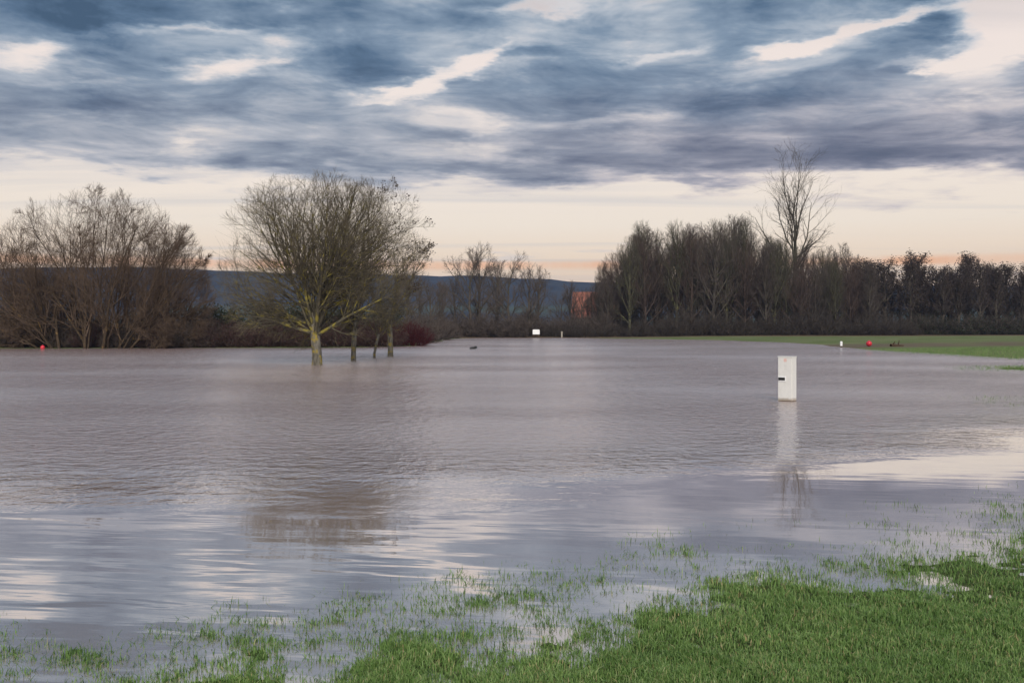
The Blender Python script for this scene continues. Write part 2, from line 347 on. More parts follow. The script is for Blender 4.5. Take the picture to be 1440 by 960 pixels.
def tubes(items):
    """items: (pts N,S,3 / rad N,S / sides / material index) -> vertices, quads, face materials"""
    VV, FF, MM, off = [], [], [], 0
    for pts, rad, k, mi in items:
        N, S1, _ = pts.shape
        tan = norm(np.concatenate([pts[:, 1:] - pts[:, :-1], pts[:, -1:] - pts[:, -2:-1]], 1))
        ref = np.where(np.abs(tan[..., 2:3]) > .9, np.array([1.0, 0, 0]), UP); u = norm(np.cross(tan, ref)); v = np.cross(tan, u)
        an = np.linspace(0, 2 * math.pi, k, endpoint=False)
        ring = pts[:, :, None] + rad[:, :, None, None] * (np.cos(an)[None, None, :, None] * u[:, :, None] + np.sin(an)[None, None, :, None] * v[:, :, None])
        I = off + np.arange(N * S1 * k).reshape(N, S1, k); J = np.roll(I, -1, 2)
        FF.append(np.stack([I[:, :-1], J[:, :-1], J[:, 1:], I[:, 1:]], -1).reshape(-1, 4)); VV.append(ring.reshape(-1, 3))
        MM.append(np.full(len(FF[-1]), mi)); off += N * S1 * k
    return np.concatenate(VV), np.concatenate(FF), np.concatenate(MM)
def branches(start, env, levels, rng, mats_of):
    """start: (pts, rad) of the stems; levels: dicts; returns tube items and the twig ends"""
    items = []; pts, rad = start; plen = np.linalg.norm(np.diff(pts, axis=1), axis=2).sum(1)
    for lv in levels:
        p, d, r, par, t = spawn(pts, rad, lv['n'], lv.get('t0', .2), lv.get('t1', 1), lv['ang'], lv.get('av', 8), rng, lv.get('rr', .6))
        L = lv['len'] * rng.uniform(.65, 1.2, len(p)) * (plen[par] if lv.get('rel', True) else 1.0)
        if env: e = ray_env(p, d, env); L = np.minimum(L, e * rng.uniform(.72, 1.06, len(p))); L = np.maximum(L, lv.get('min', .12))
        r = np.clip(r, lv.get('rmin', .004), lv.get('rmax', 1))
        pts, rad = grow(p, d, L, r, lv['seg'], lv.get('wob', .08), lv.get('trop', .05), rng, lv.get('tip', .4))
        plen = L; items.append((pts, rad, lv.get('k', 3), lv.get('mi', 0)))
    return items, pts
def leaf_faces(ends, n, size, rng, spread):
    """n folded leaves hung around randomly chosen twig ends"""
    c = ends[rng.integers(0, len(ends), n)] + rng.normal(size=(n, 3)) * spread
    a = norm(rng.normal(size=(n, 3))); b = perp(a, rng); s = size * rng.uniform(.6, 1.3, n)[:, None]; u = np.cross(a, b)
    V = np.stack([c, c + a * s * .5 + b * s * .35 + u * s * .12, c + a * s, c + a * s * .5 - b * s * .35 + u * s * .12], 1).reshape(-1, 3)
    I = np.arange(n * 4).reshape(n, 4); return V, np.concatenate([I[:, [0, 1, 2]], I[:, [0, 2, 3]]])

LICHEN = bark('lichened_bark', (.17, .155, .13, 1), (.06, .055, .042, 1), (.26, .195, .025, 1), .42)
LIMB = bark('limb_bark', (.10, .088, .062, 1), (.045, .040, .030, 1), (.22, .185, .04, 1), .45)
TWIG = bark('brown_twigs', (.165, .138, .098, 1), (.090, .074, .055, 1))
WILLOW = bark('willow_bark', (0.070, 0.050, 0.032, 1), (0.032, 0.022, 0.015, 1), (.16, .10, .035, 1), .25)
WTWIG = bark('willow_twigs', (.135, .094, .064, 1), (.068, .046, .034, 1))
DARKB = bark('dark_bark', (0.097, 0.081, 0.068, 1), (0.042, 0.036, 0.031, 1), (.085, .085, .04, 1), .3)
DTWIG = bark('dark_twigs', (0.130, 0.103, 0.089, 1), (0.075, 0.060, 0.052, 1))
OLIVEB = bark('olive_bark', (.090, .084, .056, 1), (.040, .038, .026, 1), (.12, .12, .05, 1), .4)
OTWIG = bark('olive_twigs', (0.120, 0.106, 0.074, 1), (0.069, 0.061, 0.044, 1))
REDB_ = bark('russet_bark', (.090, .066, .054, 1), (.042, .030, .026, 1))
RTWIG = bark('russet_twigs', (0.129, 0.091, 0.074, 1), (0.069, 0.047, 0.040, 1))
UTWIG = bark('undergrowth_twigs', (0.086, 0.071, 0.060, 1), (0.041, 0.034, 0.029, 1))
PALEB = bark('pale_bark', (0.120, 0.105, 0.081, 1), (0.054, 0.047, 0.036, 1))
PTWIG = bark('pale_twigs', (0.112, 0.094, 0.071, 1), (0.064, 0.053, 0.041, 1))
REDT = bark('red_stems', (0.065, 0.012, 0.014, 1), (0.036, 0.008, 0.010, 1))
MAROON = bark('maroon_twigs', (0.093, 0.051, 0.045, 1), (0.045, 0.027, 0.026, 1))
DEADLEAF = plain('dead_leaves', (.060, .040, .026, 1), (.030, .021, .015, 1), 3, .8, 0)
EVERG = plain('evergreen_leaves', (.024, .032, .013, 1), (.013, .018, .008, 1), 2, .6, 0)
CATK = plain('alder_cones', (.050, .034, .030, 1), (.030, .021, .019, 1), 3, .8, 0)

def make_tree(name, loc, trunk_items, crown_items, tm, cm, leaves=None, lm=None, rz=0.0, lname='leaves'):
    root = link(name, None, None, loc, rz)
    V, Q, M = tubes(trunk_items); link('trunk', np_mesh('trunk', V, Q, tm, M), root)
    V, Q, M = tubes(crown_items); cr = link('crown', np_mesh('crown', V, Q, cm, M), root)
    if leaves is not None: tag(link(lname, np_mesh(lname, leaves[0], leaves[1], [lm], None, False), cr), kind='stuff')
    return root
def copy_thing(o, loc, rz, scale=1.0, label=None):
    """a thing with its parts and sub-parts; meshes shared"""
    r = o.copy(); COL.objects.link(r); r.location = loc; r.rotation_euler = (0, 0, rz); r.scale = scale if hasattr(scale, '__len__') else (scale,) * 3
    if label: r['label'] = label
    for ch in o.children:
        c = ch.copy(); COL.objects.link(c); c.parent = r
        for g_ in ch.children:
            e = g_.copy(); COL.objects.link(e); e.parent = c
    return r
def stem_path(pts, r0, r1, flare=1.35):
    P = np.asarray(pts, float); t = np.linspace(0, 1, len(P)); rad = r0 + (r1 - r0) * t; rad[0] *= flare
    return P[None], rad[None]

# --- the four lichened orchard trees standing in the flood
def orchard_tree(name, px, py, seed, trunk, env, nl, dirs, lv, label, leaves=0, r=(.2, .17), rel_top=None):
    rng = np.random.default_rng(seed); X, Y = gp(px, py); g = gz(X, Y)
    tp = [(0, 0, 0)] + [(a, b, c - g) for a, b, c in trunk]
    tpts, trad = stem_path(tp, r[0], r[1])
    top = tpts[:, -1]; az = np.arange(nl) * 2.399 + rng.uniform(0, .5, nl)
    inc = np.radians(rng.uniform(dirs[0], dirs[1], nl)); inc[:max(1, nl // 4)] *= .35
    d = np.stack([np.cos(az) * np.sin(inc), np.sin(az) * np.sin(inc), np.cos(inc)], 1)
    lo = rng.uniform(.10, 1.0, nl); last, prev = tpts[0, -1], tpts[0, -2]
    p = prev + (last - prev) * lo[:, None] * .999
    env = ((env[0][0], env[0][1], env[0][2] - g), env[1])
    L = ray_env(p, d, env) * rng.uniform(.75, .98, nl)
    lp, lr = grow(p, d, L, np.full(nl, r[1] * .5) * rng.uniform(.6, 1.1, nl), 7, .085, .022, rng, .16)
    items, ends = branches((lp, lr), env, lv, rng, None)
    leafm = None
    if leaves:
        e = ends[:, -1]; sel = e[(e[:, 0] > env[0][0] - .3) & (e[:, 2] > env[0][2] - .2)]
        cl = sel[rng.integers(0, len(sel), 70)]; leafm = leaf_faces(cl, leaves, .085, rng, .07)
    o = make_tree(name, (X, Y, g), [(tpts, trad, 9, 0)], [(lp, lr, 6, 1)] + items, [LICHEN], [LICHEN, LIMB, TWIG], leafm, DEADLEAF)
    return tag(o, label, 'tree')
LV = lambda a, b, c: [dict(n=a, t0=.12, ang=38, av=14, len=.50, seg=5, rr=.55, mi=1, k=4, trop=.05, wob=.11, tip=.3),
                      dict(n=b, t0=.15, ang=38, av=14, len=.48, seg=4, rr=.6, mi=1, trop=.05, rmin=.006, rmax=.02, wob=.1),
                      dict(n=c, t0=.1, ang=36, len=.6, seg=2, rr=.7, mi=2, trop=.05, rmin=.0038, rmax=.0055, min=.2)]
orchard_tree('orchard_tree', 445, 513, 11, [(.02, 0, .25), (0, .02, .6), (-.04, 0, 1.0), (-.1, .02, 2.2)], ((-.20, .2, 4.1), (4.4, 4.0, 4.15)), 27, (20, 77), LV(12, 9, 6),
             'broad bare tree with the thickest trunk and mustard lichen standing in the flood', 0, (.22, .20))
orchard_tree('orchard_tree', 497, 507, 12, [(0, 0, .3), (.03, 0, 1.1), (.08, 0, 1.9)], ((1.3, .1, 4.7), (2.7, 2.6, 4.0)), 16, (12, 58), LV(11, 9, 6),
             'bare lichened tree with a straight slim pale trunk, beside the thickest tree in the flood', 700, (.125, .11))
orchard_tree('orchard_tree', 527, 503, 13, [(-.02, 0, .2), (.10, 0, .8), (.20, .05, 1.2)], ((.6, .2, 3.2), (1.6, 1.6, 2.2)), 6, (12, 50), LV(9, 7, 6),
             'thinnest yellow lichened tree with a crooked leaning stem in the flood', 0, (.075, .06))
orchard_tree('orchard_tree', 549, 501, 14, [(0, 0, .3), (-.02, 0, 1.1), (-.06, .03, 1.9)], ((.85, .1, 3.7), (1.9, 2.2, 3.0)), 11, (12, 58), LV(10, 8, 6),
             'bare tree with dark greenish trunk next to the crooked thin stem in the flood', 900, (.155, .13))

# --- willows on the left bank: many stems from one stool
def willow(name, px, py, seed, nst, spread, env, lean, label, dx=0.0):
    rng = np.random.default_rng(seed); X, Y = gp(px, py, .02); X += dx; Y += 2.0; g = gz(X, Y)
    bx = rng.uniform(-1, 1, nst); by = rng.uniform(-1, 1, nst) * .5
    p = np.stack([bx * spread, by * spread, np.full(nst, -.1)], 1)
    inc = np.radians(np.abs(bx) * 44 + rng.uniform(2, 20, nst)); az = np.where(bx > 0, 0, math.pi) + rng.normal(size=nst) * .7
    d = np.stack([np.cos(az) * np.sin(inc) + lean, np.sin(az) * np.sin(inc), np.cos(inc)], 1); d = norm(d)
    L = ray_env(p, d, env) * rng.uniform(.72, 1.0, nst)
    sp, sr = grow(p, d, L, rng.uniform(.05, .13, nst), 10, .085, .02, rng, .14)
    lv = [dict(n=11, t0=.06, ang=38, av=14, len=.42, seg=5, rr=.55, mi=1, k=3, trop=.05, wob=.11, tip=.3),
          dict(n=8, t0=.15, ang=36, av=14, len=.5, seg=3, rr=.6, mi=1, trop=.06, rmin=.009, rmax=.025, wob=.12),
          dict(n=7, t0=.1, ang=34, len=.55, seg=2, rr=.7, mi=1, trop=.08, rmin=.0080, rmax=.011, min=.35)]
    items, ends = branches((sp, sr), env, lv, rng, None)
    o = make_tree(name, (X, Y, g), [(sp, sr, 6, 0)], items, [WILLOW], [WILLOW, WTWIG]); return tag(o, label, 'tree')
willow('willow', 128, 489.5, 21, 64, 5.0, ((-.5, 0, 3.2), (8.6, 5.2, 8.4)), 0, 'big round bare willow of many stems rising from the flooded bank')
willow('willow', -60, 489.5, 22, 20, 2.6, ((0, 0, 3.6), (6.6, 4.6, 6.2)), .06, 'lower bare willow with stems leaning towards the biggest willow')

# --- shrub kinds
def shrub_mesh(seed, w, h, nst, n1, n2, tm, cm, leaves=0, lm=None, lsize=.16, rmin=.011, name='shrub', loc=(0, 0, 0), inc_max=60):
    rng = np.random.default_rng(seed); env = ((0, 0, h * .30), (w, w, h * .70))
    a = rng.uniform(0, 6.283, nst); q_ = np.sqrt(rng.uniform(0, 1, nst)); p = np.stack([np.cos(a) * q_ * w * .6, np.sin(a) * q_ * w * .6, np.full(nst, -.08)], 1)
    inc = np.radians(q_ * inc_max + rng.uniform(0, 12, nst)); a2 = a + rng.normal(size=nst) * .6
    d = np.stack([np.cos(a2) * np.sin(inc), np.sin(a2) * np.sin(inc), np.cos(inc)], 1)
    L = np.maximum(ray_env(p, d, env), .4) * rng.uniform(.6, 1.0, nst)
    sp, sr = grow(p, d, L, rng.uniform(.02, .045, nst) * (h / 3) ** .5, 5, .08, .03, rng, .3)
    lv = [dict(n=n1, t0=.12, ang=38, len=.45, seg=3, rr=.6, mi=0, trop=.05, wob=.1, rmin=rmin, rmax=.03),
          dict(n=n2, t0=.1, ang=38, len=.55, seg=2, rr=.7, mi=0, trop=.04, rmin=rmin * .8, rmax=rmin, min=.25)]
    items, ends = branches((sp, sr), env, lv, rng, None)
    lf = leaf_faces(ends.reshape(-1, 3), leaves, lsize, rng, .12) if leaves else None
    root = link(name, None, None, loc)
    V, Q, M = tubes([(sp, sr, 4, 0)]); link('stems', np_mesh('stems', V, Q, [tm], M), root)
    V, Q, M = tubes(items); cr = link('twigs', np_mesh('twigs', V, Q, [cm], M), root)
    if lf: tag(link('leaves', np_mesh('leaves', lf[0], lf[1], [lm], None, False), cr), kind='stuff')
    return root
rnd = random.Random(4)
def scatter(proto_list, spots, label, cat, group):
    """put copies of the given kinds at (x, y, scale); the first use of each kind is the kind itself"""
    for k, (x, y, s) in enumerate(spots):
        src, used = proto_list[k % len(proto_list)]
        rz = rnd.uniform(0, 6.28); sc = (s[0] * rnd.uniform(.9, 1.1), s[0] * rnd.uniform(.9, 1.1), s[1]) if isinstance(s, tuple) else (s * rnd.uniform(.92, 1.08),) * 3
        loc = (x, y, gz(x, y) - .02)
        if not used[0]: o = src; used[0] = True; o.location = loc; o.rotation_euler = (0, 0, rz); o.scale = sc
        else: o = copy_thing(src, loc, rz, sc)
        tag(o, label, cat, group)
def at(px, Y): return (px - 720) / F * Y

# left bank undergrowth
br = [(shrub_mesh(31, 2.4, 3.0, 55, 9, 6, DARKB, DTWIG, 500, DEADLEAF, name='bramble_shrub'), [False]), (shrub_mesh(32, 2.0, 3.4, 50, 9, 6, DARKB, MAROON, 500, DEADLEAF, name='bramble_shrub'), [False])]
scatter(br, [(at(p, Yd), Yd, s) for p, Yd, s in [(-60, 73, .95), (-20, 72.3, .8), (15, 72.5, .75), (60, 72.4, .8), (100, 72.4, .8), (145, 72.6, .9), (190, 72.6, .95), (235, 72.8, 1.0), (270, 73, 1.0),
    (30, 71.6, .55), (85, 71.6, .6), (118, 71.5, .55), (165, 71.6, .6), (215, 71.8, .6), (250, 71.8, .6), (40, 77, 1.1), (120, 77, 1.15), (200, 77, 1.15), (265, 77, 1.1), (0, 80, 1.1)]], 'dark leafless shrub crowding the foot of the willows', 'shrub', 'undergrowth at the willows')
mr = [(shrub_mesh(33, 2.3, 2.6, 60, 9, 6, MAROON, MAROON, 1500, DEADLEAF, .13, name='maroon_shrub'), [False])]
scatter(mr, [(at(p, Yd), Yd, s) for p, Yd, s in [(300, 73, .85), (335, 73, .8), (368, 73.2, .85), (402, 73.4, .85), (436, 73.6, .9), (470, 74.2, .9), (505, 75, .95), (538, 76.2, .9)]],
        'maroon brown shrub on the bank behind the lichened trees', 'shrub', 'maroon shrubs behind the lichened trees')
ev = [(shrub_mesh(34, 2.3, 3.2, 45, 8, 5, DARKB, DTWIG, 9000, EVERG, .17, name='evergreen_bush'), [False])]
scatter(ev, [(at(p, Yd), Yd, s) for p, Yd, s in [(312, 77, 1.15), (350, 77.5, 1.2), (390, 77.5, 1.15), (425, 78, 1.1), (460, 79, 1.1), (500, 81, 1.1), (535, 83, 1.1)]],
        'dark evergreen bush behind the maroon shrubs on the bank', 'bush', 'evergreen bushes behind the maroon shrubs')
X_, Y_ = at(575, 78.5), 78.5
tag(shrub_mesh(35, 2.2, 2.1, 110, 5, 4, REDT, REDT, name='dogwood_shrub', loc=(X_, Y_, gz(X_, Y_)), rmin=.010, inc_max=50), 'crimson stemmed leafless dogwood spreading over the water', 'shrub')

# --- far trees
def far_tree(seed, H, w, trunk_h, nl, inc, n1, n2, n3, tm, cm, name='bare_tree', r=.22, leaves=0, lm=None, lsize=.2, lowc=.45, rm=.014, spread=.12, wob=.06):
    rng = np.random.default_rng(seed); env = ((0, 0, H * lowc + H * .0), (w, w, H * (1 - lowc)))
    k = 8; zz = np.linspace(0, trunk_h, k); wx = np.cumsum(rng.normal(size=k) * .06); wy = np.cumsum(rng.normal(size=k) * .06)
    tpts, trad = stem_path(np.stack([wx - wx[0], wy - wy[0], zz - .1], 1), r, r * .45)
    p, d, rr_, par, t = spawn(tpts, trad, nl, spread, 1.0, 0, 0, rng, .6)
    az = np.arange(nl) * 2.399 + rng.uniform(0, .6, nl); ic = np.radians(inc[1] + (inc[0] - inc[1]) * t + 6 * rng.normal(size=nl))
    d = np.stack([np.cos(az) * np.sin(ic), np.sin(az) * np.sin(ic), np.cos(ic)], 1)
    L = np.maximum(ray_env(p, d, env), .6) * rng.uniform(.65 if wob < .1 else .45, 1.0, nl)
    lp, lr = grow(p, d, L, np.clip(rr_, .03, r * .5), 6, wob, .07 if wob < .1 else .03, rng, .2)
    lv = [dict(n=n1, t0=.15, ang=34, len=.42, seg=4, rr=.55, mi=0, trop=.08, wob=.09, rmin=rm * 1.2, rmax=.07, tip=.3),
          dict(n=n2, t0=.1, ang=34, len=.5, seg=2, rr=.6, mi=1, trop=.08, rmin=rm, rmax=rm * 1.6, wob=.1, min=.4)]
    if n3: lv.append(dict(n=n3, t0=.1, ang=34, len=.55, seg=2, rr=.7, mi=1, trop=.06, rmin=rm * .7, rmax=rm, min=.3))
    items, ends = branches((lp, lr), env, lv, rng, None)
    lf = leaf_faces(ends[:, -1], leaves, lsize, rng, .2) if leaves else None
    return make_tree(name, (0, 0, 0), [(tpts, trad, 7, 0)], [(lp, lr, 5, 0)] + items, [tm], [tm, cm], lf, lm)
K = lambda *a, **k: (far_tree(*a, **k), [False])
spreading = [K(41, 11, 3.6, 7.5, 11, (18, 55), 9, 6, 3, DARKB, DTWIG, wob=.11), K(42, 11, 3.0, 8.0, 11, (14, 50), 9, 6, 3, DARKB, DTWIG, wob=.12), K(43, 12, 4.2, 7.0, 11, (16, 60), 9, 6, 3, DARKB, DTWIG, wob=.12)]
centre = [(622, 140, .72), (640, 128, .72), (662, 126, 1.0), (674, 131, 1.04), (698, 138, .92), (716, 127, .97), (744, 126, .84), (757, 131, .78),
          (604, 112, .62), (590, 100, .62), (618, 120, .66), (572, 96, .60), (700, 150, .8), (803, 138, .72), (840, 134, .70), (826, 138, .52), (833, 136, .62), (806, 140, .60), (818, 135, .60), (845, 140, .8), (790, 146, .6)]
scatter(spreading, [(at(p, Yd), Yd, s) for p, Yd, s in centre], 'slender bare tree standing apart from the wood, with the blue hill behind', 'tree', 'bare trees before the blue hill')
# the wood on the right
wood = [[K(44, 14, 3.8, 10.5, 18, (14, 48), 9, 6, 3, DARKB, DTWIG, rm=.011), K(47, 14, 3.0, 11, 18, (10, 40), 9, 6, 3, DARKB, DTWIG, rm=.011)],
        [K(45, 14, 3.2, 11, 18, (12, 42), 9, 6, 3, OLIVEB, OTWIG, rm=.011)], [K(46, 13.5, 4.2, 9.5, 18, (14, 55), 9, 6, 3, REDB_, RTWIG, rm=.011)]]
spots = []
tops = lambda p: np.interp(p, [780, 815, 850, 872, 890, 930, 970, 1010, 1050, 1090, 1130, 1170, 1210, 1260], [405, 395, 372, 335, 322, 322, 312, 308, 312, 335, 345, 352, 370, 375])
for row, Yd in enumerate((131, 136, 141, 147, 154)):
    p = 800 + row * 7
    while p < 1240:
        top = tops(p) + rnd.uniform(-4, 26) * (1 + .3 * row if row != 2 else .5)
        s = ((HZ - top) / F * Yd + CAM_H) / 14.0
        if not (796 < p < 843): spots.append((at(p, Yd), Yd + rnd.uniform(-2.5, 2.5), (max(.45, s * .95), s)))
        p += rnd.uniform(17, 30)
for k_, (w_, c_) in enumerate(zip(wood, ('grey-brown', 'olive-tinged', 'russet-brown'))):
    scatter(w_, spots[k_::3], c_ + ' bare tree crowded into the wood across the flood', 'tree', c_ + ' trees of the wood across the flood')
# upright cone-bearing trees in the row beyond the meadow
alder = [K(51, 10, 1.5, 8.5, 26, (22, 48), 6, 4, 3, DARKB, DTWIG, leaves=1500, lm=CATK, lsize=.17, lowc=.5, rm=.014, spread=.25), K(52, 10, 1.7, 8.5, 26, (22, 50), 6, 4, 3, DARKB, DTWIG, leaves=1700, lm=CATK, lsize=.17, lowc=.5, spread=.25)]
spots = []
for row, Yd in enumerate((137, 142, 148)):
    p = 1195 + row * 9
    while p < 1560:
        top = rnd.uniform(367, 400) + row * 2 - (14 if rnd.random() < .07 else 0); s = ((HZ - top) / F * Yd + CAM_H) / 10.0
        spots.append((at(p, Yd), Yd + rnd.uniform(-2, 2), (s * rnd.uniform(.75, 1.5), s))); p += rnd.uniform(10, 30)
scatter(alder, spots, 'narrow upright tree dotted with dark cones beyond the meadow', 'tree', 'cone-bearing row beyond the meadow')
# undergrowth along the foot of the wood, and the hedge below the cone-bearing row
ug = [(shrub_mesh(36, 2.6, 4.6, 40, 8, 5, DARKB, UTWIG, 400, DEADLEAF, name='thicket_shrub', rmin=.015), [False]), (shrub_mesh(37, 2.2, 5.4, 40, 8, 5, DARKB, UTWIG, 400, DEADLEAF, name='thicket_shrub', rmin=.015), [False])]
spots = []
for row, Yd in enumerate((124.8, 129.5, 136)):
    p = 785 + row * 8
    while p < (1300 if row < 2 else 1560):
        Yq = Yd + (2.5 if p > 1060 else 0); hgt = (.42 if p < 860 else rnd.uniform(.3, 1.2)) * (1 + .2 * row)
        if not (795 < p < 842 and row > 0): spots.append((at(p, Yq), Yq + rnd.uniform(-.8, .8), (rnd.uniform(.8, 1.05), hgt)))
        p += rnd.uniform(17, 26)
scatter(ug, spots, 'leafless shrub massed along the foot of the wood', 'shrub', 'undergrowth of the wood')
ug2 = [(shrub_mesh(39, 2.4, 3.2, 55, 9, 6, DARKB, DTWIG, 500, DEADLEAF, name='scrub_bush', rmin=.014), [False])]
spots = [(at(p, Yd), Yd, (1.0, rnd.uniform(.75, 1.15))) for p, Yd in [(585, 92), (600, 99), (612, 108), (622, 116), (634, 125.5), (652, 125.5), (672, 125.2), (692, 125.4), (712, 125.3), (732, 125.5), (745, 127), (765, 128), (640, 133), (665, 136), (690, 137), (715, 136), (740, 138), (775, 134), (560, 90), (600, 118), (575, 105), (800, 131), (814, 130.5), (828, 131), (842, 130)]]
scatter(ug2, spots, 'low scrub between the slender bare trees across the flood', 'bush', 'scrub under the slender trees')
hb = [(shrub_mesh(38, 1.5, 2.9, 60, 9, 6, DARKB, DTWIG, 2600, EVERG, .15, name='hedge_bush', rmin=.013), [False])]
spots = []; p = 1290
while p < 1560:
    spots.append((at(p, 132), 132.0 + rnd.uniform(-.3, .3), (1.0, rnd.uniform(.9, 1.1)))); p += 16
scatter(hb, spots, 'clipped green-brown hedge bush under the cone-bearing row', 'bush', 'hedge under the cone-bearing row')
# the tall poplar over the wood, and paler trees beside it
Yt = 143.0; o, _u = K(64, 28.6, 7.0, 15.5, 13, (20, 46), 8, 5, 4, PALEB, PTWIG, name='tall_tree', r=.40, lowc=.68, rm=.015, spread=.45, wob=.11)
o.location = (at(1117, Yt), Yt, gz(at(1117, Yt), Yt)); tag(o, 'tallest bare tree, rising far above the wood', 'tree')
pl = [K(62, 13, 2.8, 9.5, 14, (14, 40), 8, 6, 4, PALEB, PTWIG, name='pale_tree', r=.16)]
scatter(pl, [(at(p, Yd), Yd, s) for p, Yd, s in [(1146, 141, .93), (1164, 143, 1.0), (1186, 142, .95), (1078, 143, 1.1), (1094, 141, 1.0)]], 'pale bare tree close beside the tallest tree', 'tree', 'pale trees beside the tallest tree')

# ------------------------------------------------------------------ boxes and solids for the small built things
class MB:
    def __init__(s): s.V, s.Q = [], []
    def box(s, x0, x1, y0, y1, z0, z1):
        o = len(s.V); s.V += [(x, y, z) for z in (z0, z1) for x, y in ((x0, y0), (x1, y0), (x1, y1), (x0, y1))]
        s.Q += [tuple(o + i for i in f) for f in ((0, 3, 2, 1), (4, 5, 6, 7), (0, 1, 5, 4), (1, 2, 6, 5), (2, 3, 7, 6), (3, 0, 4, 7))]; return s
    def prism(s, prof, y0, y1):
        """outline in x, z pushed along y"""
        o, n = len(s.V), len(prof); s.V += [(x, y0, z) for x, z in prof] + [(x, y1, z) for x, z in prof]
        s.Q.append(tuple(o + i for i in range(n))); s.Q.append(tuple(o + 2 * n - 1 - i for i in range(n)))
        s.Q += [(o + i, o + n + i, o + n + (i + 1) % n, o + (i + 1) % n) for i in range(n)]; return s
    def lathe(s, prof, n=16, c=(0, 0), axis='z', smooth=False):
        o = len(s.V)
        for r, z in prof:
            for i in range(n):
                a = 2 * math.pi * i / n; s.V.append((c[0] + r * math.cos(a), c[1] + r * math.sin(a), z) if axis == 'z' else (c[0] + r * math.cos(a), z, c[1] + r * math.sin(a)))
        for k in range(len(prof) - 1):
            s.Q += [(o + k * n + i, o + k * n + (i + 1) % n, o + (k + 1) * n + (i + 1) % n, o + (k + 1) * n + i) for i in range(n)]
        s.Q.append(tuple(o + n - 1 - i for i in range(n))); s.Q.append(tuple(o + (len(prof) - 1) * n + i for i in range(n))); return s
    def build(s, name, m_, parent=None, loc=(0, 0, 0), rz=0.0, bev=0.0, smooth=False):
        import bmesh
        me = bpy.data.meshes.new(name); me.from_pydata(s.V, [], s.Q); me.materials.append(m_)
        bm = bmesh.new(); bm.from_mesh(me); bmesh.ops.recalc_face_normals(bm, faces=bm.faces)
        if bev: bmesh.ops.bevel(bm, geom=bm.edges[:], offset=bev, segments=2, affect='EDGES', profile=.6)
        for f in bm.faces: f.smooth = smooth
        bm.to_mesh(me); bm.free(); return link(name, me, parent, loc, rz)
WHITE = plain('white_enamel', (.66, .65, .62, 1), (.61, .60, .57, 1), 3, .35, .0005, .5)
def stained_white():
    m_, T, b = mat('stained_enamel'); c = objco(T); n = T.noise(T.v('MULTIPLY', c, (1, 1, .5)), 14.0, 5, .65); x, y, z = T.sep(geoco(T))
    col = T.mix(T.map(n, .3, .8), (.66, .65, .62, 1), (.60, .59, .56, 1))
    e = T.m('ADD', z, T.m('MULTIPLY', T.m('SUBTRACT', n, .5), .10))
    col = T.mix(T.m('MULTIPLY', T.map(e, .10, .02), .75), col, (.30, .23, .16, 1))       # silt left by the flood
    col = T.mix(T.m('MULTIPLY', T.map(T.noise(T.v('MULTIPLY', c, (1, 1, .12)), 40.0, 3, .6), .60, .75), .25), col, (.42, .40, .34, 1))
    T.l.new(col, b.inputs['Base Color']); b.inputs['Roughness'].default_value = .4; return m_
WHITE = stained_white()
WHITE2 = plain('white_panel', (.80, .80, .80, 1), (.70, .70, .70, 1), 3, .5, .001)
CONC = plain('stained_plinth', (.22, .18, .13, 1), (.13, .10, .07, 1), 9, .9)
BLACK = plain('black_plastic', (.012, .012, .012, 1), (.02, .02, .02, 1), 8, .4, 0)
GREYP = plain('grey_print', (.50, .50, .49, 1), (.56, .56, .55, 1), 20, .6, 0)
REDP = plain('red_print', (.70, .36, .30, 1), (.66, .40, .34, 1), 20, .6, 0)
REDB = plain('red_buoy', (.62, .025, .045, 1), (.52, .02, .04, 1), 5, .35, .001, .5)
BROWN = plain('brown_wood', (.09, .05, .028, 1), (.045, .028, .018, 1), 7, .9)
PALEW = plain('weathered_post', (.42, .38, .32, 1), (.30, .27, .22, 1), 7, .9)

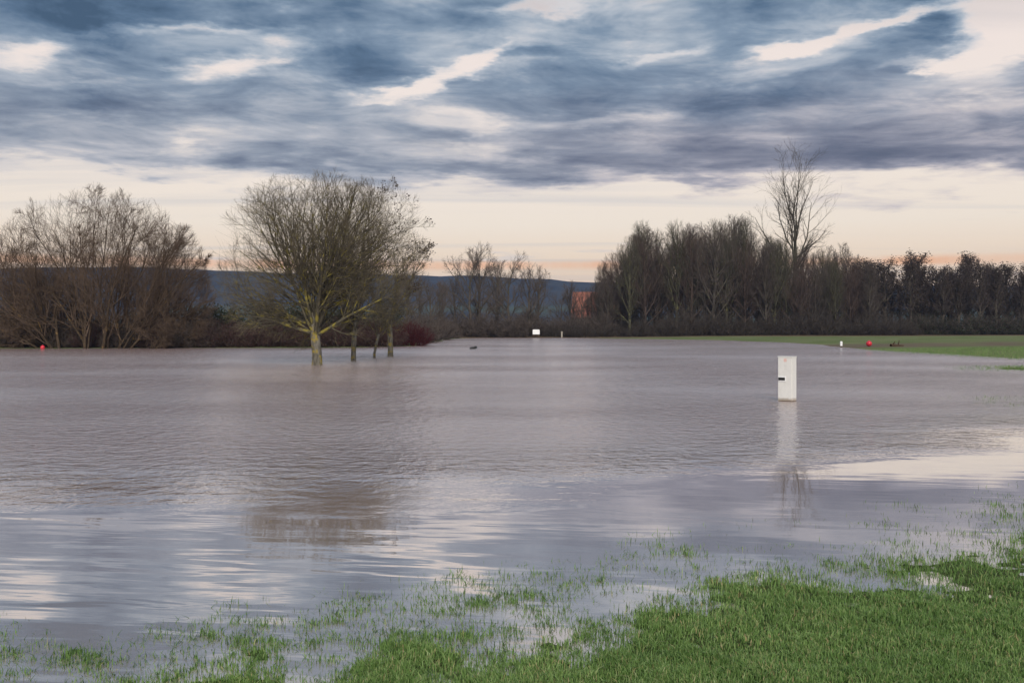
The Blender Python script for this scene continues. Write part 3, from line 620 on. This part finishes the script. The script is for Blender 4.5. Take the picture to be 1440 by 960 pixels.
# --- the white supply pillar in the water
def supply_pillar():
    X, Y = gp(1107, 563.5); g = gz(X, Y); top = .985
    r = link('supply_pillar', None, None, (X, Y, g), math.radians(-40.5))
    w, d = .168, .115; z = lambda h: h - g
    MB().box(-w + .012, w - .012, -d + .012, d - .012, -.15, z(.012)).build('plinth', CONC, r)
    MB().box(-w, w, -d, d, z(.014), z(top)).build('cabinet', WHITE, r, bev=.006)
    MB().box(-w - .006, w + .006, -d - .010, d + .006, z(top + .001), z(top + .022)).build('lid', WHITE, r, bev=.006)
    dr = MB().box(-w + .010, w - .010, -d - .012, -d - .001, z(.050), z(top - .020)).build('door', WHITE, r, bev=.003)
    MB().box(-w + .018, w * .10 + .012, -d - .030, -d - .013, z(.445), z(.560)).build('lock_plate', WHITE2, dr, bev=.005)
    b = MB().box(-w + .026, w * .08, -d - .0345, -d - .0305, z(.468), z(.532))
    b.lathe([(.030, -d - .050), (.030, -d - .035)], 14, (-w + .068, z(.50)), 'y'); b.lathe([(.026, -d - .050), (.026, -d - .035)], 14, (-w * .18, z(.50)), 'y')
    b.build('socket', BLACK, dr)
    # faded red mark with a cut-out, and a line of worn print below
    m_ = MB().box(-.020, .042, -d - .0150, -d - .0125, z(.888), z(.902)).box(-.020, .042, -d - .0150, -d - .0125, z(.938), z(.952))
    m_.box(-.020, -.006, -d - .0150, -d - .0125, z(.9022), z(.9378)).box(.028, .042, -d - .0150, -d - .0125, z(.9022), z(.9378)).box(.004, .018, -d - .0150, -d - .0125, z(.908), z(.932)).build('emblem', REDP, dr)
    MB().box(-.022, .006, -d - .0145, -d - .0125, z(.792), z(.806)).box(.014, .040, -d - .0145, -d - .0125, z(.796), z(.808)).build('print', GREYP, dr)
    sp = MB().box(w + .001, w + .006, -d + .03, d - .03, z(.06), z(top - .05)).build('side_panel', WHITE, r, bev=.002)
    return tag(r, 'white electricity supply pillar with a black socket and faded red mark, standing in the flood', 'pillar')
supply_pillar()

# --- red buoys
def buoy(px, py, r, label, z=None):
    X, Y = gp(px, py, .05); g = max(gz(X, Y), -.05) if z is None else z
    o = link('buoy', None, None, (X, Y, g), .3)
    prof = [(r * max(.12, math.sin(a)), r * (1 - math.cos(a)) * .96) for a in np.linspace(.15, math.pi - .1, 12)]
    MB().lathe(prof, 20).build('float', REDB, o, smooth=True)
    MB().lathe([(r * .14, r * 1.89), (r * .14, r * 2.1), (r * .08, r * 2.16)], 10).build('eyelet', REDB, o); return tag(o, label, 'buoy')
buoy(1222, 487, .215, 'red round buoy lying on the meadow grass')
buoy(60, 489.6, .15, 'red buoy caught at the willow bank')
# --- white marker post with a dark foot on the meadow
X, Y = gp(1183, 487, .06); o = link('marker_post', None, None, (X, Y, gz(X, Y)))
MB().lathe([(.075, -.1), (.075, .10)], 12).build('foot', BROWN, o); MB().lathe([(.09, .101), (.09, .40), (.06, .44)], 12).build('sleeve', WHITE2, o)
tag(o, 'short white marker post near the red buoy on the meadow', 'post')
# --- driftwood on the meadow
X, Y = gp(1262, 487, .08); o = link('driftwood', None, None, (X, Y, gz(X, Y)), .25)
rng = np.random.default_rng(7)
t_, r_ = grow(np.array([[-.55, 0, .06]]), np.array([[1.0, .1, .08]]), np.array([1.2]), np.array([.13]), 6, .08, 0, rng, .5); V, Q, M = tubes([(t_, r_, 8, 0)]); link('stem', np_mesh('stem', V, Q, [BROWN]), o)
for s_ in ((-.35, .02, .10), (.1, .05, .14)):
    t_, r_ = grow(np.array([s_]), np.array([[.3, -.2, .9]]), np.array([.32]), np.array([.05]), 4, .1, 0, rng, .4); V, Q, M = tubes([(t_, r_, 6, 0)]); link('snag', np_mesh('snag', V, Q, [BROWN]), o)
tag(o, 'dark brown driftwood stranded on the meadow', 'driftwood')
# --- dark log adrift
X, Y = gp(666, 490.5); o = link('floating_log', None, None, (X, Y, 0), .15)
t_, r_ = grow(np.array([[-.27, 0, .03]]), np.array([[1.0, 0, .04]]), np.array([.54]), np.array([.10]), 6, .05, 0, rng, .8); r_[0, 0] *= .5; r_[0, -1] *= .4
V, Q, M = tubes([(t_, r_, 10, 0)]); link('wood', np_mesh('wood', V, Q, [BLACK]), o)
t_, r_ = grow(np.array([[.05, 0, .10]]), np.array([[.4, 0, .5]]), np.array([.14]), np.array([.035]), 3, .05, 0, rng, .6); V, Q, M = tubes([(t_, r_, 6, 0)]); link('snag', np_mesh('snag', V, Q, [BLACK]), o)
tag(o, 'black piece of wood drifting alone on open water', 'log')
# --- white board at the far shore and a pale post
X, Y = gp(754, 473.0, .05); Y = 122.6; X = at(754, Y); g = gz(X, Y); o = link('notice_board', None, None, (X, Y, g), .08)
for s_ in (-.36, .36): MB().box(s_ - .04, s_ + .04, .035, .11, -.2, .60 - g).build('post', BROWN, o)
MB().prism([(-.43, .42 - g), (.43, .42 - g), (.43, .96 - g), (.36, 1.02 - g), (-.36, 1.02 - g), (-.43, .96 - g)], -.03, .03).build('board', WHITE2, o, bev=.01)
MB().box(-.45, .45, -.012, .012, .22 - g, .30 - g).build('rail', BROWN, o)
tag(o, 'small white board on low posts at the far shore', 'board')
Y = 122.8; X = at(790, Y); o = link('bank_post', None, None, (X, Y, gz(X, Y)))
MB().lathe([(.10, -.2), (.10, .62)], 8).build('shaft', PALEW, o); MB().lathe([(.13, .62), (.13, .68), (.04, .74)], 8).build('cap', PALEW, o)
tag(o, 'short weathered pale post at the far shore', 'post')

# --- house behind the trees
def house():
    Yh = 152.0; X = at(826, Yh); r = link('house', None, None, (X, Yh, gz(X, Yh)), math.radians(-8))
    ROOF = plain('orange_tiles', (.31, .115, .08, 1), (.23, .085, .06, 1), 2.0, .85, .03)
    WALL = plain('grey_render', (.17, .16, .15, 1), (.13, .125, .12, 1), 1.5, .9, .01)
    GL, T, b = mat('window_glass'); b.inputs['Base Color'].default_value = (.03, .035, .04, 1); b.inputs['Roughness'].default_value = .08
    n = T.noise(objco(T), 1.5, 2); bump(T, b, n, .2, .01)
    FR = plain('window_frame', (.6, .6, .58, 1), (.5, .5, .48, 1), 4, .6)
    MB().box(-2.2, 6.2, 0, 6, -.2, 2.75).build('wall', WALL, r)
    MB().prism([(0, 2.751), (6, 2.751), (3, 6.2)], -6.2, 2.2).build('gable', WALL, r, (0, 0, 0), math.radians(90))
    for s_, nm in ((1, 'roof'), (-1, 'roof')):
        m_ = MB()
        if s_ == 1: prof = [(-.45, 2.45), (-.42, 2.30), (3.0, 6.24), (3.0, 6.42)]
        else: prof = [(6.45, 2.45), (6.42, 2.30), (3.004, 6.24), (3.004, 6.42)]
        m_.V = [(x, y, z) for x in (-2.5, 6.5) for y, z in prof]
        m_.Q = [(0, 1, 2, 3), (7, 6, 5, 4), (0, 4, 5, 1), (1, 5, 6, 2), (2, 6, 7, 3), (3, 7, 4, 0)]
        ro = m_.build(nm, ROOF, r)
        if s_ == 1: MB().box(3.6, 4.2, 2.2, 2.7, 5.2, 7.0).build('chimney', WALL, ro)
    for wx in (-1.3, 1.0, 4.2):
        w_ = MB().box(wx, wx + .95, -.03, -.002, .95, 2.1).build('window', FR, r)
        for k in (0, 1): MB().box(wx + .07 + k * .43, wx + .45 + k * .43, -.036, -.031, 1.02, 2.03).build('pane', GL, w_)
    MB().box(2.5, 3.4, -.035, -.002, 0, 2.1).build('door', BROWN, r)
    tag(r, 'grey house with an orange tiled roof half hidden by bare trees', 'house')
house()

# ------------------------------------------------------------------ grass
def grass_mat():
    m_, T, b = mat('grass_blades'); at_ = T.n.new('ShaderNodeAttribute'); at_.attribute_name = 'hue'
    h, s, t = T.sep(at_.outputs['Vector'])
    col = T.ramp(h, [(0.0, (.045, .085, .024, 1)), (.40, (.155, .270, .070, 1)), (.75, (.265, .395, .130, 1)), (.92, (.40, .41, .19, 1)), (1.0, (.46, .37, .19, 1))])
    pn = T.noise(geoco(T), 1.1, 3, .5); col = T.mix(T.m('MULTIPLY', T.map(pn, .4, .65), .45), col, (.105, .200, .050, 1))
    T.l.new(col, b.inputs['Base Color']); b.inputs['Roughness'].default_value = .45; b.inputs['Specular IOR Level'].default_value = .35
    tr = T.n.new('ShaderNodeBsdfTranslucent'); T.l.new(col, tr.inputs[0]); mx = T.n.new('ShaderNodeMixShader'); mx.inputs[0].default_value = .3
    T.l.new(b.outputs[0], mx.inputs[1]); T.l.new(tr.outputs[0], mx.inputs[2]); T.l.new(mx.outputs[0], T.n['Material Output'].inputs[0]); return m_
GRASS = grass_mat()
def blades(name, x, y, z, hgt, wid, rng, lean=.7):
    n = len(x); a = rng.uniform(0, 6.283, n); ld = np.stack([np.cos(a), np.sin(a), np.zeros(n)], 1); k = np.abs(rng.normal(0, lean, n))[:, None]
    b = rng.uniform(0, 6.283, n); sd_ = np.stack([np.cos(b), np.sin(b), np.zeros(n)], 1) * wid[:, None]
    p = np.stack([x, y, z], 1); H = hgt[:, None]; mid = p + UP * H * .55 + ld * H * k * .25; tip = p + UP * H * (1 - .25 * np.minimum(k, 1.5)) + ld * H * k * .9
    V = np.stack([p - sd_ * .5, p + sd_ * .5, mid + sd_ * .42, mid - sd_ * .42, tip], 1).reshape(-1, 3)
    I = np.arange(n * 5).reshape(n, 5); me = np_mesh(name, V, [I[:, [0, 1, 2, 3]], I[:, [3, 2, 4]]], [GRASS], None, False)
    at_ = me.attributes.new('hue', 'FLOAT_VECTOR', 'POINT'); hv = np.zeros((n, 5, 3), np.float32); hv[..., 0] = rng.beta(2.2, 2.6, n)[:, None] + .35 * (rng.uniform(size=n) < .10)[:, None]
    hv[:, 4, 0] += .16; hv[..., 0] -= (.30 * np.clip(-z / .02, 0, 1))[:, None];  at_.data.foreach_set('vector', hv.ravel()); return tag(link(name, me), kind='stuff')
rng = np.random.default_rng(77)
def lawn(n):
    y = 3.6 + 8.5 * rng.uniform(0, 1, n) ** 1.4; x = rng.uniform(-1, 1, n) * (y * .62 + .8)
    k = x > -9; x, y = x[k], y[k]; k = sdist(np.stack([x, y], 1), NEAR) > -1.6; x, y = x[k], y[k]; z = ground_z(x, y)
    # blades thin out as the water gets deeper; growth is patchy
    pat = vnoise(x, y, 1.7, 31) * .5 + vnoise(x, y, 4.5, 32) * .35
    pr = np.clip((z + .054 + .020 * pat) / .080, 0, 1) ** 2.1 * np.clip(.72 + .75 * vnoise(x, y, 9.5, 35), np.where(z > -.004, .5, .12), 1)
    k = rng.uniform(size=len(x)) < pr * np.clip(8.0 / y - .5, .22, 1.0); x, y, z = x[k], y[k], z[k]; m = len(x)
    # tufts: gather blades towards clump centres
    cx, cy = vnoise(x, y, 14, 33), vnoise(x, y, 14, 34); x = x + cx * .02; y = y + cy * .02
    hgt = .038 * rng.uniform(.5, 1.5, m) * (1 + .3 * pat[k]) + np.maximum(0, -z) * .8; wid = rng.uniform(.0038, .0072, m)
    return x, y, z - .004, hgt, wid
g_ = lawn(1500000); print('lawn blades', len(g_[0])); blades('lawn_grass', *g_, rng)
def tufts(n):
    x, y = rng.uniform(6, 40, n), rng.uniform(13, 66, n); k = (x < y * .60 + 1) & (x > y * .40 - 4); x, y = x[k], y[k]; z = ground_z(x, y)
    k = z > -.07; x, y, z = x[k], y[k], z[k]; m = len(x); return x, y, z, .10 * rng.uniform(.5, 1.4, m), rng.uniform(.006, .014, m)
blades('meadow_grass', *tufts(150000), rng)

# ------------------------------------------------------------------ haze
HZM = bpy.data.materials.new('haze_air'); HZM.use_nodes = True; T = NT(HZM.node_tree); T.n.clear()
out = T.n.new('ShaderNodeOutputMaterial'); pv = T.n.new('ShaderNodeVolumePrincipled'); pv.inputs['Color'].default_value = (.42, .60, 1.0, 1); pv.inputs['Density'].default_value = .00018
T.l.new(pv.outputs[0], out.inputs['Volume'])
m_ = MB().box(-3200, 3200, -3200, 4200, -2.0, 85.0); hz = m_.build('haze', HZM); tag(hz, kind='stuff')
